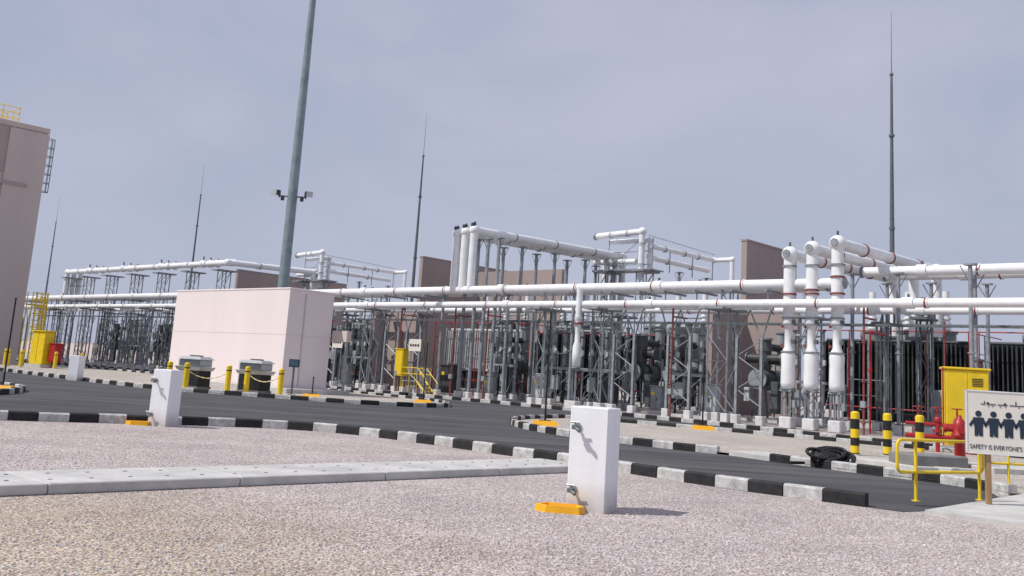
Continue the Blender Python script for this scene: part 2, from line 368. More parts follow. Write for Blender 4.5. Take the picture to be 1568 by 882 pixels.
def vframe(w,h,g=GALV):
    m=M('steel_pipe_trestle')
    for sx in (-1,1):
        ped(m,sx*w/2,0)
        m.bx(sx*w/2-.07,sx*w/2+.07,-.08,-.065,.5,h-1.4,g); m.bx(sx*w/2-.07,sx*w/2+.07,.065,.08,.5,h-1.4,g); m.bx(sx*w/2-.01,sx*w/2+.01,-.065,.065,.5,h-1.4,g)
        m.bar((sx*w/2,0,h-1.5),(sx*w/2*1.7,0,h),.05,g); m.bar((sx*w/2,0,h-1.5),(0,0,h),.05,g)
    n=4
    for k in range(n):
        a=.9+(h-2.4)*k/n;b=.9+(h-2.4)*(k+1)/n; f=1 if k%2 else -1
        m.bar((-f*w/2,0,a),(f*w/2,0,b),.026,g)
    m.bx(-w/2-.6,w/2+.6,-.09,.09,h,h+.14,g)
    for x in (-w/2-.3,w/2+.3): m.bar((x,0,h+.1),(x,0,6.85),.05,g); m.bx(x-.07,x+.07,-.3,2.0,6.68,6.78,g)
    return m
VF=vframe(1.4,5.75); VFm=VF.mesh()
def post(h,mt=GALV,r=.1):
    m=M('steel_support_column'); ped(m,0,0)
    m.cyl((0,0,.5),(0,0,h),r,mt,n=8); m.box((0,0,h+.04),(.5,.4,.08),mt); m.box((0,0,h*.5),(.26,.26,.05),mt)
    m.bar((0,0,h-.8),(.45,0,h),.03,mt); m.bar((0,0,h-.8),(-.45,0,h),.03,mt)
    return m
P6=post(6.7); P6m=P6.mesh(); P10=post(10.5,GALV,.12); P10m=P10.mesh(); P8=post(8.0,GALV,.1);P8m=P8.mesh(); PD=post(5.2,GALVD,.08);PDm=PD.mesh()
def put(b,me,u,v): return b.done(me,org=W(u,v),rot=ANG)
put(LW,LWm,-27.2,45.4)
put(VF,VFm,-25.4,45.0); put(VF,VFm,-29.6,45.0)
for u in (-33.4,-51.3): put(VF,VFm,u,45.2)
for u in (-35.2,-39.6,-56.2): put(LT,LTm,u,45.4)
for u in (-60.6,-53.6): put(VF,VFm,u,45.2)
k=0;u=-64.5
while u>-126:
    put(*[(LT,LTm),(VF,VFm),(LN,LNm)][k%3],u,45.3); k+=1; u-=random.uniform(3.2,5.2)
for u in (-42.8,-48.8,-37.4): put(P6,P6m,u,45.4)
for u in (-44.4,-45.4,-47.3,-46.3): put(P10,P10m,u,45.9)
u=-9
while u>-126:
    if not -33.5<u<-29.5: put(*random.choice([(LT,LTm),(LN,LNm),(P6,P6m),(PD,PDm)]),u,50.3+random.uniform(-.4,.6))
    u-=random.uniform(3.6,6.4)
u=-8
while u>-126:
    if not (-34<u<-29 or -61<u<-51): put(*random.choice([(LN,LNm),(P6,P6m),(PD,PDm),(P8,P8m)]),u,54.5+random.uniform(-1,1.5))
    u-=random.uniform(3.4,6.8)
for v in (49.5,53.0,56.5,60): 
    put(P10,P10m,-47.4,v); put(P10,P10m,-45.8,v+.2)
for v in (49.5,54): put(P8,P8m,-22.0,v); put(P8,P8m,-19.6,v)
for u in (-86,-92,-98,-104,-110,-116,-121): put(LH,LHm,u,50.6)
for u in (-12.5,-16.2): put(P8,P8m,u,50.4); put(P8,P8m,u+.9,47.0)
for u in (-43,-46.6): put(LH,LHm,u,60.4)
for u in (-83.2,-86.6): put(LH,LHm,u,60.4)
for v in (65,69): put(P10,P10m,-43,v); put(P10,P10m,-83.2,v)

# ------------------------------------------------------------ pipelines
def line(name,u0,u1,v,z,r,rings=5.6,n=14):
    p=MU(name,u0,v); L=u1-u0
    p.pipe([(0,0,z),(L,0,z)],r,WP,n=n,rings=rings,rm=REDD,rb=1.2)
    k=int(L/13)
    for j in range(k):
        x=5+j*13+random.uniform(-2,2)
        p.cyl((x-.25,0,z),(x+.25,0,z),r*1.28,WP,n=n); p.cyl((x,0,z),(x,0,z+r*1.9),r*.3,GALVD,n=8)
    p.cyl((-.05,0,z),(-.15,0,z),r*1.15,GALV,n=n); p.cyl((L+.05,0,z),(L+.15,0,z),r*1.15,GALV,n=n)
    p.done()
line('white_gas_pipeline',-126,-20.6,45.2,7.08,.25)
line('white_gas_pipeline',-126,-21.8,46.1,7.05,.25)
line('white_gas_pipeline',-126,-23.0,47.0,7.08,.25)
line('white_gas_pipeline',-126,6,44.4,6.02,.21)
line('white_gas_pipeline',-126,6,50.0,6.2,.2)
line('white_gas_pipeline',-21.6,6,50.0,8.2,.26)
line('white_gas_pipeline',-20.8,6,51.0,8.1,.24)
for j,u in enumerate((-47.7,-46.9,-46.1)):
    p=MU('elbowed_gas_pipe',u,45.2)
    p.pipe([(0,0,7.05),(0,0,10.9+.08*j),(0,16.5,11.35+.05*j),(0,16.5,5)],.27,WP,n=14,rings=4.2,rm=GALV,joint=1.3,rb=1.2)
    p.cyl((0,0,11.1+.1*j),(0,0,11.45+.1*j),.07,GALVD); p.box((0,-.1,11.25+.08*j),(.2,.3,.25),DARK); p.done()
for j,u in enumerate((-23.25,-22.05,-20.75)):
    p=MU('elbowed_gas_pipe',u,45.0); zt=8.55+.22*j
    p.pipe([(0,0,5.3),(0,0,zt),(0,13.0,zt+.25),(0,13.0,5.4)],.29,WP,n=16,rings=3.4,rm=REDD,joint=1.4,rb=1.18)
    p.lathe((0,0,1.9),[(.15,0),(.34,.05),(.36,.3),(.34,1.2),(.36,1.6),(.33,1.75),(.2,2.05),(.2,3.0),(.3,3.1),(.3,3.4),(.28,3.5)],WP,n=16)
    for z in (1.88,3.66,5.0,5.32): p.cyl((0,0,z),(0,0,z+.07),.38 if z<4 else .36,GALV,n=16)
    p.cyl((0,0,6.5),(0,0,6.58),.36,REDD,n=16); p.cyl((0,0,7.9),(0,0,7.98),.36,GALV,n=16)
    p.box((0,0,.28),(.62,.62,.56),CONCL,bev=.04)
    for sx in (-.2,.2):
        for sy in (-.2,.2): p.bar((sx,sy,.56),(sx,sy,1.85),.05,GALV)
    p.box((0,0,1.82),(.6,.6,.08),GALV); p.box((.35,0,1.2),(.18,.25,.35),MIDG)
    for z in (5.15,4.2): p.box((.3,-.1,z),(.16,.16,.2),GALVD); p.box((-.28,-.15,z-.2),(.1,.1,.16),REDD)
    p.cyl((0,-.3,zt),(0,-.42,zt),.2,GALV); p.cyl((0,0,zt+.35),(0,0,zt+.6),.06,GALVD); p.done()
for u,v in ((-36.0,44.2),(-66,46.6),(-74.5,46.6)):
    p=MU('pipe_dropper_termination',u,v)
    p.cyl((0,0,6.9),(0,0,4.9),.18,WP); p.lathe((0,0,2.4),[(.12,0),(.25,.06),(.27,.7),(.25,1.2),(.16,1.45),(.16,2.6),(.23,2.7),(.23,2.9)],WP,n=14)
    p.cyl((0,0,4.85),(0,0,4.95),.28,REDD); p.cyl((0,0,2.34),(0,0,2.42),.3,GALV); p.bar((.0,0,.5),(0,0,2.36),.07,GALV); p.box((0,0,.25),(.5,.5,.5),CONCL,bev=.03); p.done()
for u in (-43.0,-83.2):
    p=MU('high_level_pipe_loop',u,60)
    p.pipe([(-4.4,0,12.9),(-.1,0,13.05),(-.1,0,9.4)],.24,WP,n=12,rings=1.8,rm=GALV,rb=1.25,joint=1.4)
    p.pipe([(-3.6,.7,12.5),(.2,.7,12.5),(.2,.7,10.0)],.2,WP,n=12,joint=1.3)
    p.cyl((-4.45,0,12.9),(-4.6,0,12.9),.3,GALV)
    p.pipe([(.3,.4,12.0),(.3,9.6,12.1),(2.0,9.6,12.1),(2.0,9.6,9.8)],.19,WP,n=12,rings=3,rm=GALV,joint=1.35)
    p.pipe([(.0,.6,11.2),(.0,9.2,11.2)],.2,WP,n=12,rings=3,rm=GALV)
    p.pipe([(-5,.6,10.9),(-1,.6,10.9)],.2,WP,n=12,rings=1.5,rm=GALV)
    for x in (-3.4,-.6,.7): p.bar((x,.3,10.1),(x,.3,12.6),.05,GALV)
    for z in (10.6,11.6): p.bar((-3.4,.3,z),(.7,.3,z),.035,GALV)
    p.bar((-3.4,.3,10.4),(-.6,.3,12.4),.03,GALV)
    for y in (3.2,6.4,9.4): p.bar((.3,y,10.3),(.3,y,11.9),.05,GALV)
    p.bar((.5,0,12.75),(.5,9.4,12.5),.025,GALV)
    p.bx(-3.6,1.0,-.4,1.4,10.1,10.2,GALV); p.done()
for j in range(3):
    p=MU('elbowed_gas_pipe',-121,50.0+.8*j)
    p.pipe([(0,0,6.8),(0,0,10.75+.12*j),(36.4-.8*j,0,10.75+.12*j),(36.4-.8*j,10,11.0+.12*j),(36.4-.8*j,10,6)],.27,WP,n=12,rings=4,rm=GALV,joint=1.35,rb=1.25)
    for k in range(4): p.ball((6+k*8.6,0,10.75+.12*j),.4,WP); p.cyl((6+k*8.6,0,10.9),(6+k*8.6,0,11.5),.08,GALVD)
    p.done()
ct=MU('cable_ladder_tray',-126,48.6)
for y in (0,.6): ct.bx(0,132,y-.02,y+.02,5.3,5.4,GALVD)
for k in range(264): ct.bx(k*.5,k*.5+.05,-.0,.6,5.32,5.35,GALVD)
ct.done()

# ------------------------------------------------------------ fire walls
def fwall(u,v0,v1,z,vlow,zlow):
    w=MU('transformer_fire_wall',u,v0)
    w.bx(-.2,.2,0,v1-v0,0,z,WALLB); w.bx(-.2,.2,vlow-v0,-.003,0,zlow,WALLB)
    w.bx(-.24,.24,-.04,v1-v0+.04,z,z+.12,WALLB)
    for k in range(1,4): w.bx(-.21,.21,(v1-v0)*k/4-.02,(v1-v0)*k/4+.02,0,z-.1,BEIGED)
    w.done()
fwall(-33.0,57.5,64.5,11.5,53.5,6.6); fwall(-65.4,57.8,70,11.6,53,6.4); fwall(-96,58,73,11.3,53,6.4); fwall(-6,58,70,11.3,53,6.4)
w=MU('transformer_fire_wall',-30.9,57.3); w.bx(-1.6,1.9,0,.35,0,7.0,WALLB); w.done()
w=MU('transformer_fire_wall',-60.6,51.4); w.bx(-1.2,2.4,0,.35,0,6.3,WALLB); w.done()
w=MU('transformer_fire_wall',-58.0,64); w.bx(-6.4,3.8,0,.35,0,11.0,WALLB); w.done()

# ------------------------------------------------------------ transformers
def transformer(u,v,fin,L=8.0,tank=DARKG,fh=3.6,turret=True):
    t=MU('power_transformer',u,v)
    t.bx(-L/2-.4,L/2+.4,-1.6,3.2,0,.45,CONC)
    t.bx(-L/2+.6,L/2-.6,0,2.8,.5,4.2,tank,bev=.08)
    for k in range(8): x=-L/2+.9+k*(L-1.8)/7; t.bx(x-.06,x+.06,-.12,2.92,.55,4.1,tank)
    t.bx(-L/2+.4,L/2-.4,-.1,2.9,4.2,4.35,tank)
    n=int(L/.24)
    for k in range(n):
        x=-L/2+.12+k*.24
        if k%9==8: continue
        t.bx(x-.035,x+.035,-1.3,-.35,5.0-fh,5.0,fin)
    t.bx(-L/2+.05,L/2-.05,-.6,-.5,5.1-fh,4.9,fin)
    t.cyl((-L/2,-.8,5.1),(L/2,-.8,5.1),.1,fin); t.cyl((-L/2,-.8,4.9-fh),(L/2,-.8,4.9-fh),.1,fin)
    for x in (-L/2,-L/6,L/6,L/2): t.bx(x-.06,x+.06,-1.38,-1.26,.45,5.2,GALV)
    t.cyl((-L/2+1,2.2,5.7),(L/2-2.4,2.2,5.7),.5,MIDG,n=16); 
    for x in (-L/2+1.6,L/2-3): t.bx(x-.08,x+.08,1.8,2.6,4.3,5.3,GALVD)
    for x in (-2.2,0,2.2):
        t.cyl((x,1.0,4.3),(x,1.0,5.7),.55,MIDG,n=14); t.cyl((x,1.0,5.7),(x,1.0,5.85),.64,GALV,n=14)
        t.cyl((x,1.0,5.75),(x,1.0,8.2),.2,WP,n=12); 
        for k in range(5): t.cyl((x,1.0,5.95+k*.3),(x,1.0,6.05+k*.3),.29,WP,n=12)
    t.pipe([(-1,2.4,4.3),(-1,2.4,6.6),(1.5,2.4,6.6),(1.5,.5,5.2)],.07,MIDG,n=8)
    for x in (L/2-1.6,-L/2+1.2): t.bx(x-.4,x+.4,-1.75,-1.4,.9,2.4,MIDG,bev=.03)
    t.done()
transformer(-54.0,56.2,LGR,8.6,fh=2.9); transformer(-46.5,57.0,DARK,5.2,DARK); transformer(-39.0,58,DARK,6.5,DARKG); transformer(-23.0,58.6,DARK,8.6,DARKG,3.9); transformer(-13.4,58.6,DARK,9.0,DARKG,3.9)
transformer(-75,58,DARK,9); transformer(-87,58,LGR,8); transformer(-105,58,DARK,9)

def deluge(u,v,L,h=5.6):
    p=MU('red_deluge_pipework',u,v)
    for z in (1.2,h): p.pipe([(-L/2,-2.0,z),(L/2,-2.0,z),(L/2,3.6,z)],.035,RED,n=8)
    n=int(L/2.2)
    for k in range(n+1):
        x=-L/2+k*L/n; p.cyl((x,-2,0),(x,-2,h+.05),.035,RED,n=8)
        for z in (2,3.2,4.4): p.cyl((x,-2,z),(x+.15,-1.75,z),.025,RED,n=6)
    p.done()
deluge(-23,58.4,9); deluge(-13.2,58.2,9.4); deluge(-54,56,9.4); deluge(-42.5,56.0,12,4.9); deluge(-75,57,9)

# ------------------------------------------------------------ gas insulated switchgear bays
def gis():
    s=M('gas_insulated_switchgear')
    s.bx(-1.3,1.3,-1.5,2.6,0,.25,CONC)
    s.cyl((0,-1.4,2.4),(0,2.2,2.4),.5,DARKG,n=16); s.cyl((0,-1.5,2.4),(0,-1.4,2.4),.58,MIDG,n=16)
    for y in (-1.0,-.1,.9,1.8): s.cyl((0,y-.05,2.4),(0,y+.05,2.4),.6,DARKG,n=16)
    s.cyl((0,-.6,2.4),(0,-.6,4.7),.36,DARKG,n=14); s.cyl((0,-.6,4.7),(0,-.6,4.8),.44,MIDG,n=14); s.cyl((0,1.4,2.4),(0,1.4,5.2),.32,MIDG,n=14); s.cyl((0,1.4,5.2),(0,1.4,5.3),.4,GALV,n=14)
    s.cyl((0,-.6,4.3),(0,1.4,4.3),.22,DARK,n=12); s.cyl((-1.1,-.6,3.6),(1.1,-.6,3.6),.28,DARK,n=14)
    for x in (-1.1,1.1): s.cyl((x-.04,-.6,3.6),(x+.04,-.6,3.6),.36,GALVD,n=14)
    for z in (3.15,4.05): s.cyl((0,-.6,z),(0,-.6,z+.07),.44,GALVD,n=14)
    for z in (3.4,4.3): s.cyl((0,1.4,z),(0,1.4,z+.09),.42,GALV,n=14)
    for x in (-.5,.5):
        for y in (-1.1,1.5): s.bar((x,y,.25),(x*.6,y,2.1),.07,GALVD)
        s.bar((x,-1.1,.4),(x,1.5,1.8),.04,GALVD)
    s.bx(.65,1.15,-1.2,-.75,.5,2.3,DARKG,bev=.03); s.bx(-.95,-.6,-1.3,-.9,1.1,1.9,LGR,bev=.02)
    s.pipe([(.9,-1.0,2.3),(.9,-1.0,3.3),(.2,-.6,3.3)],.03,BLK,n=6); s.pipe([(-.4,-1.3,1.9),(-.4,-.9,2.9)],.04,REDD,n=6)
    return s
def cse():
    s=M('cable_sealing_end_frame')
    for sx in (-1.1,1.1):
        for y in (0,.9): s.bar((sx,y,0),(sx,y,2.3),.06,GALV)
        s.bar((sx,0,.3),(sx,.9,2.2),.03,GALV)
    for y in (0,.9): s.bx(-1.25,1.25,y-.06,y+.06,2.3,2.45,GALV); s.bar((-1.1,y,.4),(1.1,y,2.2),.03,GALV)
    for x in (-.85,0,.85):
        s.cyl((x,.45,2.45),(x,.45,5.3),.13,MIDG,n=12)
        for z in (2.5,3.2,3.9,4.6,5.25): s.cyl((x,.45,z),(x,.45,z+.06),.2,GALVD,n=12)
        s.cyl((x,.45,.1),(x,.45,2.3),.06,BLK,n=8); s.box((x+.2,.3,3.5),(.14,.14,.3),LGR)
    s.cyl((-.85,.45,5.0),(.85,.45,5.0),.09,MIDG,n=8)
    s.bx(-.5,.1,-.25,-.06,1.0,1.9,MIDG,bev=.02); s.bx(-1.3,1.3,-.2,1.1,0,.15,CONC)
    return s
GS=gis(); GSm=GS.mesh(); CS=cse(); CSm=CS.mesh()
for u in (-28.6,-34.2,-36.8,-49.2,-66.0,-68.8,-73.8,-80.6,-94.6,-101.6,-111): put(GS,GSm,u,52.6+random.uniform(-.4,.9))
for u in (-39.6,-42.4,-44.9,-26.0,-71.3,-77,-84,-91,-98,-105,-108,-115): put(CS,CSm,u,52.0+random.uniform(-.4,.6))
for u in (-38.2,-41,-47,-62.6,-31.4): put(CS,CSm,u,48.6+random.uniform(-.3,.4))
def cab(w,h,d,m,nm='control_cabinet'):
    c=M(nm); c.bx(-w/2,w/2,0,d,.25,h,m,bev=.03); c.bx(-w/2-.04,w/2+.04,-.05,d+.05,h,h+.06,m); c.bx(-w/2+.06,-.01,-.02,0,.35,h-.1,m); c.bx(.01,w/2-.06,-.02,0,.35,h-.1,m)
    c.bx(-w/2-.1,w/2+.1,-.1,d+.1,0,.24,CONC); c.bx(.05,.09,-.05,-.02,h*.5,h*.5+.2,DARK); c.bx(-w/4-.12,-w/4+.12,-.028,-.02,h*.7,h*.8,YEL); return c
CB=cab(1.0,1.9,.5,LGR);CBm=CB.mesh();CD=cab(.8,1.6,.4,MIDG);CDm=CD.mesh();CE=cab(1.4,2.1,.6,DARK);CEm=CE.mesh()
for k,u in enumerate((-30.2,-33.4,-37.6,-43.2,-47.0,-51.2,-55,-62.5,-67,-71,-77,-82,-90,-97)): put(*((CB,CBm),(CD,CDm),(CE,CEm))[k%3],u,48.2+random.uniform(-.5,1.5))
tr=MU('instrument_tubing',-40,52)
for k in range(150):
    u=random.uniform(-78,32);v=random.uniform(-3,7);h=random.uniform(3,6.0);m=random.choice([GALV,GALVD,GALVD,MIDG,REDD])
    if -1<u-8.5<3: continue
    tr.cyl((u,v,0),(u,v,h),random.choice([.025,.035,.05]),m,n=6,cap=False)
    if k%3==0: tr.bar((u,v,h*.6),(u+random.uniform(1,3),v,h*.6),.025,m)
    if k%4==0: tr.box((u,v-.1,1.5),(.3,.15,.45),random.choice([LGR,MIDG,WP]))
tr.done()
for u in (-47.0,-44.0,-19.4,-52.4,-30.0):
    rp_=MU('red_brown_riser_pipe',u,44.9); rp_.cyl((0,0,0),(0,0,6.0),.055,REDD,n=8)
    for z in (.5,2.4,4.2): rp_.cyl((0,0,z),(0,0,z+.08),.1,REDD,n=10)
    rp_.cyl((0,0,5.4),(.0,1.4,5.4),.045,REDD,n=8); rp_.box((0,-.05,1.4),(.22,.18,.3),MIDG); rp_.done()
for u,v in ((-58.5,44.2),(-50.0,44.2)):
    s=MU('white_instrument_panel',u,v); s.bx(-.6,.6,0,.06,2.9,3.7,SIGN,bev=.01); 
    for x in (-.4,-.15,.1,.35): s.cyl((x,-.02,3.3),(x,-.0,3.3),.09,DARK)
    s.bar((-.4,.1,0),(-.4,.1,3.3),.04,GALV); s.bar((.4,.1,0),(.4,.1,3.3),.04,GALV); s.done()

# ------------------------------------------------------------ white tap pillars
def pillar(x,y,rz,w=.5,h=1.27,taps=True):
    p=M('white_tap_pillar',(x,y),rz); p.box((0,0,h/2-.02),(w,w*.9,h+.04),WPL,bev=.014)
    if taps:
        for z,dx in ((h*.80,-.14),(h*.2,-.16)):
            y0=-w*.45
            p.cyl((dx,y0,z),(dx,y0-.13,z),.02,GALVD); p.cyl((dx,y0-.001,z),(dx,y0-.02,z),.045,GALV)
            p.box((dx,y0-.13,z),(.07,.06,.06),GALVD,bev=.008); p.cyl((dx,y0-.13,z),(dx+.08,y0-.17,z-.04),.024,GALVD)
            p.cyl((dx,y0-.12,z),(dx,y0-.12,z+.06),.012,GALVD); p.cyl((dx-.06,y0-.12,z+.06),(dx+.06,y0-.12,z+.06),.013,STEEL)
    p.done()
def tray(x,y,rz,s=1.0):
    t=M('orange_drip_tray',(x,y),rz)
    P=[(-.30,-.05),(-.16,-.17),(.24,-.17),(.30,-.02),(.22,.15),(-.2,.15)]
    n=6; vs=[(a*s,b*s,.0) for a,b in P]+[(a*s*.95,b*s*.95,.085) for a,b in P]+[(a*s*.8,b*s*.8,.085) for a,b in P]+[(a*s*.75,b*s*.75,.04) for a,b in P]
    F=[]
    for k in range(3):
        for i in range(n): F.append((k*n+i,k*n+(i+1)%n,(k+1)*n+(i+1)%n,(k+1)*n+i))
    F.append(tuple(range(3*n,4*n))); t.add(vs,F,ORG); t.done()
pillar(1.26,12.95,-.45,.52,1.29); tray(.84,12.62,-.15,1.05)
pillar(-7.66,23.05,-.33,.50,1.27); tray(-8.15,22.85,.2,.9)
pillar(-21.85,51.4,-.2,.58,1.28,False)
def stake(x,y,h,z=.06):
    t=M('marker_pole',(x,y)); t.cyl((0,0,z),(0,0,h),.035,BLK,.028,n=8); t.ball((0,0,h),.04,BLK)
    t.box((0,0,z+.09),(.42,.34,.18),BLK,bev=.02); t.add([(-.45,-.3,z),(.45,-.3,z),(.36,.28,z),(-.36,.28,z),(-.38,-.22,z+.16),(.38,-.22,z+.16),(.3,.2,z+.16),(-.3,.2,z+.16)],[(4,5,6,7),(0,1,5,4),(1,2,6,5),(2,3,7,6),(3,0,4,7)],ORG); t.done()
stake(1.6,34.2,3.9); stake(8.0,39.2,2.9); stake(-3.8,49.9,3.0); stake(-8.9,47.5,1.0); stake(-17.1,34.5,3.2)

# ------------------------------------------------------------ bollards
def bol(x,y,z0=.06,chain=None):
    b=M('yellow_bollard',(x,y)); b.cyl((0,0,0),(0,0,1.25),.13,YEL,n=14); b.ball((0,0,1.25),.13,YEL,sc=(1,1,.5)); b.cyl((0,0,z0),(0,0,z0+.05),.2,CONC,n=12); b.cyl((0,0,1.05),(0,0,1.1),.133,BLK,n=14)
    b.done()
YB=[(-16.0,48.2),(-14.6,46.4),(-12.7,46.6),(-11.9,46.9),(-10.2,46.4)]
for p in YB: bol(*p)
def chain(a,b,z=1.0):
    c=M('barrier_chain',a); d=Vector((b[0]-a[0],b[1]-a[1],0)); n=14; L=[]
    for k in range(n+1): t=k/n; L.append((d.x*t,d.y*t,z-.35*4*t*(1-t)))
    for i in range(n): c.cyl(L[i],L[i+1],.022,WP if i%2 else YEL,n=6)
    c.done()
chain(YB[0],YB[1]); chain(YB[1],YB[2]); chain(YB[3],YB[4])
for p in ((-36.6,73.6),(-35.8,72.4),(-34.6,71.9),(-33.3,74.5),(-32.0,76.0)): bol(*p)
def sbol(x,y):
    b=M('striped_bollard',(x,y)); 
    b.cyl((0,0,0),(0,0,.12),.13,BLK,n=16); zz=.1
    for i,(c,h) in enumerate(zip([YEL,BLK,YEL,BLK,YEL],[.22,.22,.24,.28,.16])):
        b.cyl((0,0,zz),(0,0,zz+h),.122,c,n=16,cap=False); zz+=h
    b.ball((0,0,zz),.122,YEL,sc=(1,1,.45)); b.cyl((0,0,.06),(0,0,.09),.18,CONC,n=12); b.done()
for p in ((10.1,28.3),(11.25,28.9),(12.4,29.4)): sbol(*p)

# ------------------------------------------------------------ condenser machines
def ac(x,y):
    a=M('outdoor_condenser_unit',(x,y),-.35); w=.62
    a.bx(-w,w,-.55,.55,.06,.2,CONCD); a.bx(-w+.05,w-.05,-.5,.5,.2,.95,BLK)
    for k in range(9): a.bx(-w+.02,w-.02,-.53,-.5,.24+k*.078,.28+k*.078,DARK)
    a.add([(-w-.02,-.55,.95),(w+.02,-.55,.95),(w+.02,.55,.95),(-w-.02,.55,.95),(-w-.12,-.62,1.13),(w+.12,-.62,1.13),(w+.12,.62,1.13),(-w-.12,.62,1.13)],[(0,1,5,4),(1,2,6,5),(2,3,7,6),(3,0,4,7),(4,5,6,7)],STEEL)
    a.bx(-w+.02,w-.02,-.5,.5,1.14,1.48,LGR,bev=.03)
    for k in range(5): a.bx(-w,w,-.53,-.5,1.18+k*.055,1.205+k*.055,GALVD)
    a.add([(-w-.08,-.58,1.48),(w+.08,-.58,1.48),(w+.08,.58,1.48),(-w-.08,.58,1.48),(-w+.1,-.4,1.62),(w-.1,-.4,1.62),(w-.1,.4,1.62),(-w+.1,.4,1.62)],[(0,1,5,4),(1,2,6,5),(2,3,7,6),(3,0,4,7),(4,5,6,7),(3,2,1,0)],STEEL)
    a.cyl((0,0,1.62),(0,0,1.68),.32,GALVD,n=16); a.done()
ac(-14.9,48.6); ac(-11.8,48.0)
s=M('control_panel_stand',(-10.05,48.3)); s.cyl((0,0,.06),(0,0,1.45),.05,GALVD); s.box((0,-.03,1.6),(.5,.1,.38),BLK,bev=.02); s.box((0,-.085,1.6),(.42,.012,.3),GLASS); s.box((0,0,.09),(.3,.3,.06),CONC); s.done()

# ------------------------------------------------------------ yellow cabinet, hydrant, valves
c=M('yellow_hose_cabinet',(16.2,34.6),-.25)
c.bx(-.7,.7,-.35,.45,.25,2.85,YEL,bev=.03); c.bx(-.76,.76,-.42,.52,2.85,2.93,YEL,bev=.02)
c.bx(-.66,-.01,-.375,-.35,.35,2.75,YEL); c.bx(.01,.66,-.375,-.35,.35,2.75,YEL); c.bx(-.08,-.04,-.41,-.375,1.4,1.7,BLK)
c.bx(-.9,.9,-.6,.7,0,.25,CONC); c.bx(-.80,-.76,-.36,-.3,.25,2.9,RED)
for k in range(5): c.bx(.15,.5,-.385,-.376,2.3+k*.06,2.33+k*.06,BLK)
c.done()
def hyd(x,y,s=1.0):
    h=M('fire_hydrant',(x,y),-.3)
    h.cyl((0,0,0),(0,0,.1),.24*s,RED,n=16); h.lathe((0,0,.1),[(.13*s,0),(.13*s,.7*s),(.2*s,.74*s),(.2*s,.8*s),(.17*s,.84*s),(.17*s,1.02*s),(.13*s,1.14*s),(.06*s,1.2*s),(.04*s,1.28*s)],RED)
    for a in (0,math.pi,-math.pi/2):
        d=Vector((math.cos(a),math.sin(a),0)); q=Vector((0,0,.1+.93*s)); h.cyl(q,q+d*.3*s,.075*s,RED,n=12); h.cyl(q+d*.3*s,q+d*.37*s,.1*s,RED,n=8)
    h.done()
hyd(11.5,24.9)
v=M('red_valve_assembly',(14.6,33.2),-.3)
for x in (-.6,0,.6):
    v.cyl((x,0,0),(x,0,1.1),.07,RED); v.cyl((x,0,.7),(x,0,.78),.14,RED,n=12); v.ball((x,0,1.1),.12,RED); v.cyl((x,0,1.1),(x,0,1.5),.03,RED)
    for t in range(10):
        a0=t*math.pi/5;a1=a0+math.pi/5; v.cyl((x+.16*math.cos(a0),-.0+.16*math.sin(a0),1.5),(x+.16*math.cos(a1),.16*math.sin(a1),1.5),.02,RED,n=6,cap=False)
    v.bar((x-.16,0,1.5),(x+.16,0,1.5),.015,RED); 
v.pipe([(-1.0,0,.55),(1.0,0,.55),(1.0,0,0)],.08,RED); v.pipe([(-1.0,0,.95),(1.0,0,.95)],.06,RED); v.done()
v=MU('red_riser_pipe',-20.2,47.5); v.pipe([(0,0,0),(0,0,4.9),(0,2,4.9)],.05,RED); v.cyl((0,0,1.2),(0,0,1.3),.12,RED); v.cyl((0,0,3),(0,0,3.1),.12,RED); v.done()
c=M('yellow_hose_cabinet',(-34.9,75.5),ANG+.2); c.bx(-.8,.8,-.4,.4,.3,2.75,YEL,bev=.03); c.bx(-.9,.9,-.5,.5,2.75,2.83,YEL); c.bx(-.01,.01,-.41,-.4,.4,2.7,BLK); c.bx(-1,1,-.6,.6,0,.3,CONC); c.done()
c=M('red_fire_box',(-33.6,75.0),ANG+.2); c.bx(-.4,.4,-.3,.3,.5,1.85,RED,bev=.03); c.bx(-.44,.44,-.34,.34,1.85,1.93,RED); c.bx(-.36,.36,-.32,-.3,.6,1.75,RED)
for x in (-.3,.3): c.bar((x,0,0),(x,0,.5),.05,RED)
c.done()
c=MU('yellow_equipment_box',-52.2,44.8); c.bx(-.4,.4,0,.5,1.2,3.0,YEL,bev=.03); c.bx(-.45,.45,-.05,.55,3.0,3.07,YEL); c.bx(-.33,.33,-.02,0,1.3,2.9,YEL)
for x in (-.3,.3): c.bar((x,.25,0),(x,.25,1.2),.04,YEL)
c.done()
y=MU('yellow_stair_handrail',-49.9,44.0)
y.bx(-1.0,.6,0,1.2,.9,.96,GALV)
for x in (-1,-.2,.6):
    for yy in (0,1.2): y.bar((x,yy,0),(x,yy,1.8),.03,YEL)
for z in (1.4,1.8): y.bar((-1,0,z),(.6,0,z),.03,YEL); y.bar((-1,1.2,z),(.6,1.2,z),.03,YEL)
for s_ in (0,.8):
    y.bar((.6,s_,.95),(1.8,s_,0),.05,YEL); y.bar((.6,s_,1.8),(1.8,s_,.85),.03,YEL); y.bar((1.8,s_,0),(1.8,s_,.85),.03,YEL)
for k in range(4): y.bx(.7+k*.26,.92+k*.26,0,.8,.72-k*.2,.76-k*.2,YEL)
y.done()
